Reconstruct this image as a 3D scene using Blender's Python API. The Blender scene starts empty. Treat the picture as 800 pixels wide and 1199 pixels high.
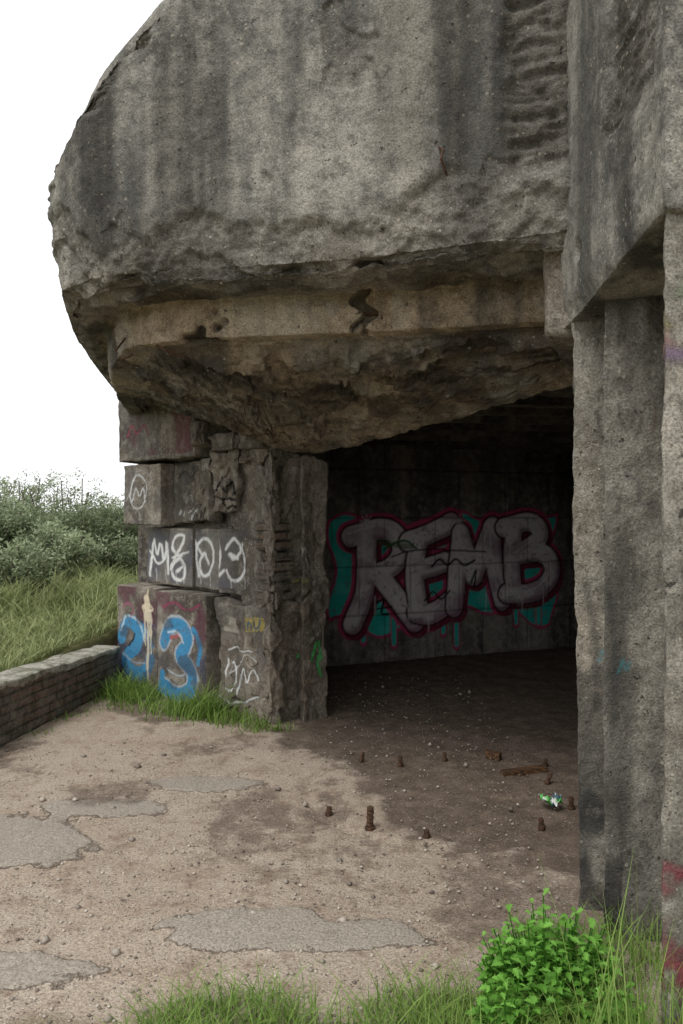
import bpy, math, numpy as np
from mathutils import Vector
rng=np.random.default_rng(7)
scn=bpy.context.scene

# ------------------------------------------------------------ noise
def _h(i,j,k,s):
    h=(i.astype(np.int64)*374761393+j.astype(np.int64)*668265263+k.astype(np.int64)*2147483647+s*974634777)&0xffffffff
    h=((h^(h>>13))*1274126177)&0xffffffff
    h=((h^(h>>16))*2246822519)&0xffffffff
    return ((h^(h>>15))&0xffffff)/float(0xffffff)*2-1
def vn(P,s=0):
    P=np.asarray(P,float); I=np.floor(P).astype(np.int64); f=P-I; f=f*f*(3-2*f)
    x,y,z=I[...,0],I[...,1],I[...,2]; u,v,w=f[...,0],f[...,1],f[...,2]
    L=lambda a,b,t:a+(b-a)*t
    c=lambda a,b,d:_h(x+a,y+b,z+d,s)
    return L(L(L(c(0,0,0),c(1,0,0),u),L(c(0,1,0),c(1,1,0),u),v),L(L(c(0,0,1),c(1,0,1),u),L(c(0,1,1),c(1,1,1),u),v),w)
def fbm(P,o=4,s=0,g=.5):
    P=np.asarray(P,float); r=0;a=1;t=0
    for i in range(o):
        r=r+a*vn(P*(2.03**i)+i*17.3,s+i); t+=a; a*=g
    return r/t
def ss(a,b,x):
    t=np.clip((x-a)/(b-a),0,1); return t*t*(3-2*t)

# ------------------------------------------------------------ mesh helpers
def mkmesh(name,V,F,mat,smooth=True,attrs=None,parent=None,k=4):
    V=np.asarray(V,np.float32).reshape(-1,3); F=np.asarray(F,np.int32)
    me=bpy.data.meshes.new(name); n=len(F); k=F.shape[1]
    me.vertices.add(len(V)); me.vertices.foreach_set('co',V.ravel())
    me.loops.add(n*k); me.loops.foreach_set('vertex_index',F.ravel())
    me.polygons.add(n); me.polygons.foreach_set('loop_start',np.arange(0,n*k,k,dtype=np.int32))
    me.polygons.foreach_set('loop_total',np.full(n,k,np.int32))
    me.polygons.foreach_set('use_smooth',np.full(n,smooth))
    me.update(calc_edges=True); me.validate()
    for an,av in (attrs or {}).items():
        av=np.asarray(av,np.float32)
        if av.ndim==2:
            a=me.attributes.new(an,'FLOAT_COLOR','POINT')
            c=np.ones((len(V),4),np.float32); c[:,:3]=av; a.data.foreach_set('color',c.ravel())
        else:
            a=me.attributes.new(an,'FLOAT','POINT'); a.data.foreach_set('value',av.ravel())
    me.materials.append(mat)
    ob=bpy.data.objects.new(name,me); scn.collection.objects.link(ob)
    if parent: ob.parent=parent
    return ob
def gridF(nu,nv,off=0):
    i=np.arange(nu-1)[:,None]; j=np.arange(nv-1)[None,:]
    a=i*nv+j
    return (np.stack([a,a+nv,a+nv+1,a+1],-1).reshape(-1,4)+off)
def empty(name):
    e=bpy.data.objects.new(name,None); scn.collection.objects.link(e); return e

# ------------------------------------------------------------ node helpers
class NT:
    def __init__(s,name):
        s.m=bpy.data.materials.new(name); s.m.use_nodes=True; s.t=s.m.node_tree; s.t.nodes.clear()
        s.out=s.t.nodes.new('ShaderNodeOutputMaterial'); s.tc=s.n('ShaderNodeTexCoord').outputs['Object']
    def n(s,ty,**kw):
        nd=s.t.nodes.new(ty)
        for k,v in kw.items(): setattr(nd,k,v)
        return nd
    def c(s,sock,v):
        if v is None: return
        if isinstance(v,bpy.types.NodeSocket): s.t.links.new(v,sock)
        else:
            if isinstance(v,tuple) and len(v)==3 and sock.type=='RGBA': v=(*v,1)
            sock.default_value=v
    def mp(s,sc=(1,1,1),rot=(0,0,0)):
        m=s.n('ShaderNodeMapping'); s.c(m.inputs[0],s.tc); m.inputs['Scale'].default_value=sc; m.inputs['Rotation'].default_value=rot; return m.outputs[0]
    def noise(s,scale,detail=5,vec=None,rough=.55,dist=0):
        m=s.n('ShaderNodeTexNoise'); s.c(m.inputs['Vector'],vec or s.tc); m.inputs['Scale'].default_value=scale
        m.inputs['Detail'].default_value=detail; m.inputs['Roughness'].default_value=rough; m.inputs['Distortion'].default_value=dist
        return m.outputs['Fac']
    def vor(s,scale,vec=None,feature='F1'):
        m=s.n('ShaderNodeTexVoronoi',feature=feature); s.c(m.inputs['Vector'],vec or s.tc); m.inputs['Scale'].default_value=scale; return m
    def rng(s,v,a,b,c=0,d=1):
        m=s.n('ShaderNodeMapRange'); s.c(m.inputs[0],v); 
        for i,x in enumerate((a,b,c,d)): m.inputs[i+1].default_value=x
        return m.outputs[0]
    def math(s,op,a,b=None):
        m=s.n('ShaderNodeMath',operation=op); s.c(m.inputs[0],a); s.c(m.inputs[1],b); return m.outputs[0]
    def mix(s,f,a,b,bt='MIX'):
        m=s.n('ShaderNodeMix',data_type='RGBA',blend_type=bt); s.c(m.inputs[0],f); s.c(m.inputs[6],a); s.c(m.inputs[7],b); return m.outputs[2]
    def attr(s,n,o='Fac'):
        m=s.n('ShaderNodeAttribute',attribute_name=n); return m.outputs[o]
    def sep(s,c):
        r=s.n('ShaderNodeSeparateColor'); s.c(r.inputs[0],c); return r.outputs
    def bump(s,h,st=.5,d=.01,nrm=None):
        m=s.n('ShaderNodeBump'); s.c(m.inputs['Height'],h); s.c(m.inputs['Strength'],st); m.inputs['Distance'].default_value=d
        if nrm: s.c(m.inputs['Normal'],nrm)
        return m.outputs[0]
    def pbr(s,col,rough=.9,nrm=None,metal=0,spec=.3,transl=None):
        b=s.n('ShaderNodeBsdfPrincipled'); s.c(b.inputs['Base Color'],col); s.c(b.inputs['Roughness'],rough)
        b.inputs['Metallic'].default_value=metal; b.inputs['Specular IOR Level'].default_value=spec
        if nrm: s.c(b.inputs['Normal'],nrm)
        o=b.outputs[0]
        if transl:
            t=s.n('ShaderNodeBsdfTranslucent'); s.c(t.inputs[0],col); mx=s.n('ShaderNodeMixShader'); mx.inputs[0].default_value=transl
            s.c(mx.inputs[1],o); s.c(mx.inputs[2],t.outputs[0]); o=mx.outputs[0]
        s.c(s.out.inputs[0],o); return s.m

def concrete(name,base=(.35,.33,.29),dark=(.135,.13,.117),peb=.4,streak=.8,roughc=(.20,.172,.138),tanc=(.50,.40,.285),grain=1.0):
    t=NT(name); R=t.attr('rough'); T=t.attr('tan'); D=t.attr('damp_shade'); va=t.attr('va'); vb=t.attr('vb'); vc=t.attr('vc')
    fine=t.noise(120,3,rough=.75); mott=t.noise(11,8,rough=.76)
    col=t.mix(t.rng(va,-.28,.28),dark,base)
    col=t.mix(t.rng(mott,.47,.64,0,.65),col,(.47,.44,.38))
    col=t.mix(t.rng(mott,.48,.36,0,.65),col,(.088,.083,.074))
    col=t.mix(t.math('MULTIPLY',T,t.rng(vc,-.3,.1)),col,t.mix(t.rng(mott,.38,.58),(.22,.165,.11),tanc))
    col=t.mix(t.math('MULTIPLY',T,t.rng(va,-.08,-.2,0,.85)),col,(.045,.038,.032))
    col=t.mix(t.math('MULTIPLY',R,t.rng(mott,.3,.60,.85,.15)),col,roughc)
    inv=t.math('SUBTRACT',1,t.math('MULTIPLY',R,.6))
    col=t.mix(t.math('MULTIPLY',t.rng(vb,.0,.34,0,streak),inv),col,(.068,.067,.063))
    col=t.mix(t.math('MULTIPLY',t.rng(vb,-.12,-.42,0,.4),inv),col,(.48,.45,.38))
    col=t.mix(.85*grain,col,t.mix(t.rng(fine,.32,.68),(.45,.45,.44),(1.45,1.44,1.42)),'MULTIPLY')
    v=t.vor(46); rs=t.sep(v.outputs['Color'])
    dd=t.math('SUBTRACT',v.outputs['Distance'],t.math('MULTIPLY',rs[2],.36))
    pm=t.math('MULTIPLY',t.rng(dd,.0,.05,1,0),t.rng(rs[0],.52,.58))
    pm=t.math('MULTIPLY',pm,t.math('ADD',peb,t.math('MULTIPLY',R,.5)))
    col=t.mix(pm,col,t.mix(rs[1],(.09,.07,.05),(.60,.54,.44)))
    pit=t.rng(t.noise(26,4,rough=.65),.31,.345,.85,0)
    col=t.mix(pit,col,(.04,.036,.03))
    pk=t.math('MULTIPLY',t.attr('pmask'),t.rng(mott,.34,.46,.25,1))
    pk=t.math('MULTIPLY',pk,t.rng(fine,.25,.36,.5,1))
    col=t.mix(pk,col,t.mix(.5,t.attr('paint','Color'),t.mix(t.rng(fine,.3,.7),(.7,.7,.7),(1.25,1.25,1.25)),'MULTIPLY'))
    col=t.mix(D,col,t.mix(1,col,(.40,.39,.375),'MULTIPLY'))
    h=t.math('ADD',t.math('MULTIPLY',fine,.5),t.math('MULTIPLY',mott,1.5))
    h=t.math('ADD',h,t.math('MULTIPLY',pm,.45)); h=t.math('SUBTRACT',h,t.math('MULTIPLY',pit,.5))
    return t.pbr(col,.93,t.bump(h,t.math('ADD',.7,t.math('MULTIPLY',R,.3)),.018),spec=.15)

M_mass=concrete('weathered_concrete')
M_block=concrete('old_block_concrete',base=(.25,.215,.175),dark=(.080,.070,.060),streak=.6,peb=.3,roughc=(.17,.138,.105))
M_pillar=concrete('pillar_concrete',base=(.35,.325,.275),dark=(.16,.148,.125),streak=.6,peb=.5,roughc=(.27,.24,.195))
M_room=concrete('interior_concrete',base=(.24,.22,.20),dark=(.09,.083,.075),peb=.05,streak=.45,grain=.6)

def mat_ground():
    t=NT('sandy_ground')
    g=t.attr('grass'); dk0=t.attr('dirt_shade'); sf=t.attr('slab')
    b=t.noise(7,8,rough=.76); f=t.noise(100,3,rough=.8); a=t.noise(1.3,6,rough=.65)
    sfn=t.math('ADD',sf,t.rng(b,.3,.7,-.35,.35)); cpt=t.rng(sfn,0,.06); edge=t.math('MULTIPLY',t.rng(sfn,-.08,-.01),t.rng(sfn,.05,.0))
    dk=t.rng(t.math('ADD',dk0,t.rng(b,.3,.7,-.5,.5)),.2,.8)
    col=t.mix(t.rng(a,.35,.65),(.42,.335,.26),(.50,.42,.34))
    col=t.mix(t.rng(b,.50,.64,0,.75),col,(.29,.21,.155))
    col=t.mix(t.rng(b,.44,.34,0,.5),col,(.56,.49,.41))
    cg=t.mix(t.rng(b,.35,.62),(.29,.265,.225),(.44,.41,.355))
    col=t.mix(t.math('MULTIPLY',cpt,.66),col,cg); col=t.mix(t.math('MULTIPLY',edge,.38),col,(.16,.12,.09))
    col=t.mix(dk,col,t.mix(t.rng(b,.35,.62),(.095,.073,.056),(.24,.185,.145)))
    v=t.vor(78); r=t.sep(v.outputs['Color']); dd=t.math('SUBTRACT',v.outputs['Distance'],t.math('MULTIPLY',r[2],.38))
    pm=t.math('MULTIPLY',t.rng(dd,.0,.07,1,0),t.rng(r[0],.25,.4,0,.9))
    pm=t.math('MULTIPLY',pm,t.math('SUBTRACT',1,t.math('MULTIPLY',cpt,.6)))
    pc=t.mix(r[1],(.15,.11,.085),(.70,.63,.53)); pc=t.mix(t.math('MULTIPLY',dk,.6),pc,(.19,.155,.125))
    col=t.mix(pm,col,pc)
    col=t.mix(.85,col,t.mix(t.rng(f,.32,.68),(.5,.48,.46),(1.42,1.42,1.4)),'MULTIPLY')
    gc=t.mix(t.rng(b,.35,.65),(.06,.07,.025),(.16,.15,.06))
    col=t.mix(g,col,gc)
    h=t.math('ADD',t.math('MULTIPLY',f,.8),t.math('MULTIPLY',pm,.9)); h=t.math('ADD',h,t.math('MULTIPLY',b,1.4)); h=t.math('SUBTRACT',h,t.math('MULTIPLY',edge,.7))
    return t.pbr(col,.95,t.bump(h,.9,.014),spec=.12)
M_ground=mat_ground()

def mat_leaf(name,a,b,tr=.3):
    t=NT(name); col=t.mix(t.attr('tint'),a,b)
    return t.pbr(col,.6,spec=.3,transl=tr)
M_grass=mat_leaf('meadow_grass',(.11,.17,.045),(.44,.46,.22),.35)
M_grassg=mat_leaf('green_grass',(.08,.17,.02),(.29,.41,.10),.35)
M_herb=mat_leaf('herb_leaf',(.05,.17,.015),(.21,.46,.07))
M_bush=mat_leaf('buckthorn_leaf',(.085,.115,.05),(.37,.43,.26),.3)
t=NT('bark'); M_bark=t.pbr(t.mix(t.noise(20,2),(.08,.06,.05),(.18,.15,.12)),.9)
t=NT('rust'); nn=t.noise(60,4,rough=.7); M_rust=t.pbr(t.mix(t.rng(nn,.35,.7),(.03,.02,.014),(.13,.065,.035)),.85,t.bump(nn,.8,.004))
t=NT('old_wood'); nn=t.noise(8,5,vec=t.mp((1,12,12))); M_wood=t.pbr(t.mix(t.rng(nn,.4,.68),(.022,.016,.012),(.20,.10,.04)),.8,t.bump(nn,.6,.004))
t=NT('wrapper_plastic'); c=t.attr('tintc','Color'); M_wrap=t.pbr(c,.35,spec=.5)
t=NT('pebble'); M_peb=t.pbr(t.mix(t.attr('tint'),(.13,.10,.08),(.56,.50,.42)),.8)
def mat_brick():
    t=NT('old_brick')
    sx=t.n('ShaderNodeSeparateXYZ'); t.c(sx.inputs[0],t.tc); cx=t.n('ShaderNodeCombineXYZ'); t.c(cx.inputs[0],sx.outputs[1]); t.c(cx.inputs[1],sx.outputs[2])
    b=t.n('ShaderNodeTexBrick'); t.c(b.inputs['Vector'],cx.outputs[0])
    b.inputs['Scale'].default_value=1; b.inputs['Brick Width'].default_value=.21; b.inputs['Row Height'].default_value=.066; b.inputs['Mortar Size'].default_value=.009; b.inputs['Mortar Smooth'].default_value=.4
    t.c(b.inputs['Color1'],(.21,.135,.105)); t.c(b.inputs['Color2'],(.13,.11,.095)); t.c(b.inputs['Mortar'],(.07,.064,.053))
    n=t.noise(9,6,rough=.75); f=t.noise(80,3,rough=.8)
    col=t.mix(t.rng(n,.46,.60,0,.85),b.outputs[0],(.23,.21,.165))
    col=t.mix(t.rng(n,.48,.36,0,.6),col,(.07,.08,.035))
    col=t.mix(t.attr('tan'),col,t.mix(t.rng(n,.38,.55),(.16,.16,.10),(.50,.47,.40)))
    col=t.mix(.85,col,t.mix(t.rng(f,.3,.7),(.5,.5,.5),(1.4,1.4,1.4)),'MULTIPLY')
    return t.pbr(col,.95,t.bump(t.math('ADD',t.math('ADD',n,f),t.math('MULTIPLY',b.outputs['Fac'],-.8)),.9,.016))
M_brick=mat_brick()

# ------------------------------------------------------------ painting
def comp(pc,pm,mask,col,a=1.0):
    m=(mask*a)[:,None]
    pc[:]=pc*(1-m)+np.array(col)*m
    pm[:]=1-(1-pm)*(1-mask*a)
def dseg(X,Y,pts):
    d=np.full(X.shape,9.)
    for (x0,y0),(x1,y1) in zip(pts[:-1],pts[1:]):
        dx,dy=x1-x0,y1-y0; L=dx*dx+dy*dy+1e-9
        q=np.clip(((X-x0)*dx+(Y-y0)*dy)/L,0,1)
        d=np.minimum(d,np.hypot(X-x0-q*dx,Y-y0-q*dy))
    return d
def smooth_poly(pts,n=3):
    p=np.array(pts,float)
    for _ in range(n):
        if len(p)>24: break
        q=[p[0]]
        for a,b in zip(p[:-1],p[1:]): q+= [a*.75+b*.25,a*.25+b*.75]
        q.append(p[-1]); p=np.array(q)
    return [tuple(x) for x in p]
def stroke(pc,pm,X,Y,pts,w,col,a=1,soft=.008,sm=2):
    P=smooth_poly(pts,sm) if sm else pts; A=np.array(P); m=w+soft+.02
    s=(X>A[:,0].min()-m)&(X<A[:,0].max()+m)&(Y>A[:,1].min()-m)&(Y<A[:,1].max()+m)
    if not s.any(): return
    mask=np.zeros(X.shape); mask[s]=1-ss(w-soft,w+soft,dseg(X[s],Y[s],P)); comp(pc,pm,mask,col,a)

# ------------------------------------------------------------ bunker
bunker=empty('concrete_bunker')
def lowfreq(P):
    return {'va':fbm(P*1.25,5,201,.58)+.0,'vb':fbm(P*np.array([4.2,4.2,.42]),4,211,.6),'vc':fbm(P*3,4,221,.6)}

def slab(name,plan,z0,z1,mat=M_block,res=.015,r=.015,amp=.008,freq=5,rough=0.,tan=0.,paint=None,parent=bunker,fine=.002,extra=None,damp_shade=0.,seed=0,full=False):
    P=np.array(plan,float); z0=np.broadcast_to(np.array(z0,float),(4,)); z1=np.broadcast_to(np.array(z1,float),(4,))
    Lx=(np.linalg.norm(P[1]-P[0])+np.linalg.norm(P[2]-P[3]))/2; Ly=(np.linalg.norm(P[3]-P[0])+np.linalg.norm(P[2]-P[1]))/2; Lz=float(np.mean(z1-z0))
    L=np.array([Lx,Ly,Lz]); r=min(r,L.min()*.45); Vs=[];Fs=[];ids=[];off=0
    for fi,(ax,val,i,j) in enumerate([(1,0,0,2),(0,0,1,2),(0,1,1,2),(1,1,0,2),(2,0,0,1),(2,1,0,1)]):
        rs=res if (fi in (0,1,4) or full) else res*4
        N=[int(np.clip(np.ceil(l/rs),2,420))+1 for l in L]
        a=np.linspace(0,1,N[i]);b=np.linspace(0,1,N[j]); A,B=np.meshgrid(a,b,indexing='ij')
        q=np.zeros(A.shape+(3,)); q[...,ax]=val;q[...,i]=A;q[...,j]=B
        Vs.append(q.reshape(-1,3)); Fs.append(gridF(N[i],N[j],off)); off+=A.size; ids.append(np.full(A.size,fi))
    q=np.concatenate(Vs);ids=np.concatenate(ids); p=q*L
    c=np.clip(p,r,L-r); d=p-c; n=np.linalg.norm(d,axis=1,keepdims=True); p=c+d/np.maximum(n,1e-9)*np.minimum(n,r)
    q=p/L; a,b,cc=q[:,0:1],q[:,1:2],q[:,2]
    xy=(1-a)*(1-b)*P[0]+a*(1-b)*P[1]+a*b*P[2]+(1-a)*b*P[3]
    bl=lambda z:((1-a)*(1-b)*z[0]+a*(1-b)*z[1]+a*b*z[2]+(1-a)*b*z[3])[:,0]
    z=bl(z0)+cc*(bl(z1)-bl(z0)); V=np.column_stack([xy,z])
    V0=V.copy(); S=V+seed*3.1
    dv=np.stack([fbm(S*freq,4,s,.55) for s in (11,23,37)],-1)*amp*1.6
    if amp>.0125:
        tz=fbm(S*freq*.8,3,131); cen=V0-V0.mean(0); cen[:,2]*=.2; cen/=np.linalg.norm(cen,axis=1,keepdims=True)+1e-6
        dv-=cen*(amp*1.5*(ss(0,.07,tz)+ss(.25,.3,tz)+ss(-.3,-.25,tz)))[:,None]
    fn=fbm(S*38,2,51); dv+=np.stack([fn,-fn,fbm(S*38,2,77)],-1)*fine
    V=V+dv
    R=np.clip(np.full(len(V),rough)+ss(.1,.45,fbm(S*2.2,4,91))*.7*(.3+rough),0,1)
    at={'rough':R,'tan':np.full(len(V),tan)*ss(-.3,.3,fbm(S*1.7,3,5)),'damp_shade':np.full(len(V),damp_shade)}
    at.update(lowfreq(S))
    if extra: V=extra(V,V0,ids,at)
    if paint:
        pc=np.zeros((len(V),3)); pm=np.zeros(len(V)); f=(ids==0)|(ids==1)
        a_,b_=pc[f],pm[f]; paint(V0[f],a_,b_); pc[f]=a_; pm[f]=b_; at['paint']=pc; at['pmask']=pm
    return mkmesh(name,V,np.concatenate(Fs),mat,True,at,parent)

# --- the overhanging rounded mass -------------------------------------
C=np.array([(-2.2,8.6),(-2.12,7.4),(-1.93,6),(-1.76,5),(-1.54,4.14),(-1.25,3.86),(-.9,3.74),(-.5,3.68),(0,3.58),(.4,3.42),(.96,3.18)])
B=np.array([(-2.05,8.6),(-1.98,7.4),(-1.72,6.02),(-1.48,5.05),(-1.22,4.40),(-1.02,4.25),(-.78,4.14),(-.42,4.06),(.05,3.98),(.45,3.88),(1.03,3.72)])
I=np.array([(-1.8,8.6,2.62),(-1.75,7.5,2.60),(-1.35,6.8,2.46),(-.98,6.45,2.32),(-.62,6.12,2.12),(-.5,6.05,2.09),(-.4,6.1,2.06),(-.2,6.25,2.06),(.1,5.85,2.085),(.6,5.1,2.16),(1.28,4.05,2.27)])
J=np.array([(-1.2,10.5),(-1.1,10.5),(-1.,10.5),(-.9,10.5),(-.8,10.5),(-.5,10.5),(-.1,10.5),(.3,10.5),(1.2,10.5),(2.5,10.6),(3.9,10.6)])
ZR=np.array([3.2,3.2,3.28,3.38,3.50,3.76,4.05,4.3,4.55,4.65,4.7])
kk=np.concatenate([np.linspace(0,3,70,endpoint=False),np.linspace(3,10,420)])
def itp(A,w=12):
    A=np.asarray(A,float); A=A if A.ndim==2 else A[:,None]
    o=np.stack([np.interp(kk,np.arange(11),A[:,i]) for i in range(A.shape[1])],1)
    pad=np.concatenate([2*o[0]-o[w:0:-1],o,2*o[-1]-o[-2:-w-2:-1]]); ker=np.hanning(2*w+1);ker/=ker.sum()
    return np.stack([np.convolve(pad[:,i],ker,'valid') for i in range(o.shape[1])],1)
c,b,i3,j,zr=itp(C),itp(B),itp(I),itp(J),itp(ZR)[:,0]
inn=b-c; inn/=np.linalg.norm(inn,axis=1,keepdims=True); ctr=np.array([1.6,7.8])
def P3(xy,z): return np.column_stack([xy,np.broadcast_to(z,(len(xy),))])
prof=[P3(c+(ctr-c)*.95,zr*0+5.2),P3(c+(ctr-c)*.3,zr+.45),P3(c+inn*.14,zr+.05),P3(c,zr-.12),P3(c,3.0),P3(c+inn*.03,2.74),P3(c+inn*.09,2.655),
      P3(c+(b-c)*.85,2.71),P3(b-inn*.01,2.69),P3(b+inn*.012,2.50),P3(b+inn*.12,2.482),P3(b+(i3[:,:2]-b)*.5,(2.475+i3[:,2])/2+.03),i3,P3(i3[:,:2]+(j-i3[:,:2])*.02,2.34),P3(j,2.34)]
cnt=[14,24,14,150,36,16,34,6,28,12,100,110,22,50]
zone=[];rows=[]
for s,(a,bb) in enumerate(zip(prof[:-1],prof[1:])):
    for q in np.arange(cnt[s])/cnt[s]:
        rows.append(a+(bb-a)*q); zone.append(s+q)
rows.append(prof[-1]);zone.append(len(prof)-1)
G=np.stack(rows,1)
G2=G.copy(); G2[:,1:-1]=(G[:,:-2]+2*G[:,1:-1]+G[:,2:])/4; G=G2
Z=np.broadcast_to(np.array(zone)[None,:],G.shape[:2])
du=np.gradient(G,axis=0);dv=np.gradient(G,axis=1);n=np.cross(du,dv);n/=np.linalg.norm(n,axis=2,keepdims=True)+1e-9
fi=np.argmin(abs(np.array(zone)-4)); 
if np.sum(n[200,fi,:2]*inn[200])>0: n=-n
Pn=G.reshape(-1,3); nn_=n.reshape(-1,3); z=Pn[:,2]; Zf=Z.reshape(-1); ku=np.repeat(kk,G.shape[1])
face=ss(2.6,3,Zf)*(1-ss(6,6.5,Zf))
zb=2.93+.09*np.sin(ku*2.1+.4)+.20*fbm(Pn*np.array([2.2,2.2,1.]),4,3)-.04*ss(8.2,9.5,ku)+.15*(1-ss(4.2,5.2,ku))
zz_=z+.09*fbm(Pn*7,4,8)
rb=face*(1-ss(zb-.04,zb+.04,zz_))
rb2=face*(1-ss(zb-.22,zb-.17,zz_+.06*fbm(Pn*5,3,18)))
under=ss(6.,6.3,Zf)*(1-ss(12.5,13,Zf))
band=ss(7.9,8.02,Zf)*(1-ss(9.6,9.9,Zf))*ss(4.3,4.7,ku)
gap=np.exp(-((ku-8.15-.08*np.sin(Zf*9))/.11)**2)
bandok=band*ss(-.50,-.44,fbm(Pn*2.4,4,44)-.75*gap)
er=face*ss(9.46,9.56,ku+.22*fbm(Pn*4,4,14))*ss(2.93,3.08,z+.05*fbm(Pn*8,2,16))
er=np.maximum(er, .9*ss(2.2,2.7,Zf)*(1-ss(3.02,3.22,Zf+.5*fbm(Pn*3.0,4,15)))*(1-ss(6.5,7.5,ku)))
wp=3.0*fbm(Pn*3,3,61)[:,None]
strat=fbm(Pn*np.array([4.5,4.5,34])+wp,4,31,.6)
roughm=np.clip(np.maximum(rb,under*(1-bandok*.9)),0,1)
d=.014*fbm(Pn*1.3,3,1)+.006*fbm(Pn*7,4,2)+.003*fbm(Pn*40,2,4)
d+= -.028*rb-.022*rb2+roughm*(.022*fbm(Pn*9,4,6)+.012*fbm(Pn*34,3,7))
soff=ss(10.0,10.2,Zf)*(1-ss(11.5,11.95,Zf))
Pe=np.stack([ku*1.0,Zf*1.7,Pn[:,0]*.3],-1)
sa=soff*(.45+.55*ss(4.5,6.5,ku))
terr=fbm(Pe*1.3,4,71,.55)
d+= sa*(.02*terr+.035*ss(.0,.02,terr)+.03*ss(-.25,-.23,fbm(Pe*1.1+9,4,75,.55))-.035*ss(.12,.14,fbm(Pe*1.7+4,4,76,.55))+.028*fbm(Pn*6,4,78,.65))
led=ss(6.2,6.6,Zf)*(1-ss(7.8,8,Zf)); d+=led*.03*fbm(Pn*6,3,21)
ebreak=ss(5.0,5.7,Zf)*(1-ss(6.6,7,Zf)); d+= ebreak*(.05*fbm(Pn*3.5,4,29)-.035*ss(.1,.14,fbm(Pn*2.6,3,30)))
d+= band*(1-bandok)*-.055
d+= -er*(.045+.036*strat)+er*.012*fbm(Pn*22,3,9)
chips=ss(.34,.38,fbm(Pn*3.3,4,55))*face*(1-rb); d-=chips*.014
d*=1-.85*ss(12.2,12.6,Zf)
Pd=Pn+nn_*d[:,None]
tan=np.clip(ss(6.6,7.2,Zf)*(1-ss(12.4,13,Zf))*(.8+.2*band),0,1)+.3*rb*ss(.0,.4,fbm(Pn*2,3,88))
roughA=np.clip(rb*.85+er*.8+under*.45*(1-bandok)+chips*.6,0,1)
streakd=fbm(Pn*np.array([1.7,1.7,.22])+3,4,101,.6)
damp_shade=.75*face*(1-rb*.5)*ss(.0,.28,streakd)+.35*er*ss(8,9,ku)+.6*face*np.exp(-((ku-8.75-.25*fbm(Pn*2,3,5))/.33)**2)*ss(2.95,3.2,z)
damp_shade=damp_shade+soff*.8*ss(.08,.2,fbm(Pe*1.5+2,5,79,.65))+led*.5*ss(-.1,.2,fbm(Pn*2.5,3,80))+.8*band*(1-bandok)
damp_shade=np.clip(damp_shade,0,1)+.9*ss(12.6,13,Zf)  # room ceiling's shade painted in as a dark tone
at={'rough':roughA,'tan':tan,'damp_shade':np.clip(damp_shade,0,1)}; at.update(lowfreq(Pn))
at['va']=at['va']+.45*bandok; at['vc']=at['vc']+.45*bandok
mkmesh('overhanging_roof_mass',Pd,gridF(G.shape[0],G.shape[1]),M_mass,True,at,bunker)

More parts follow.
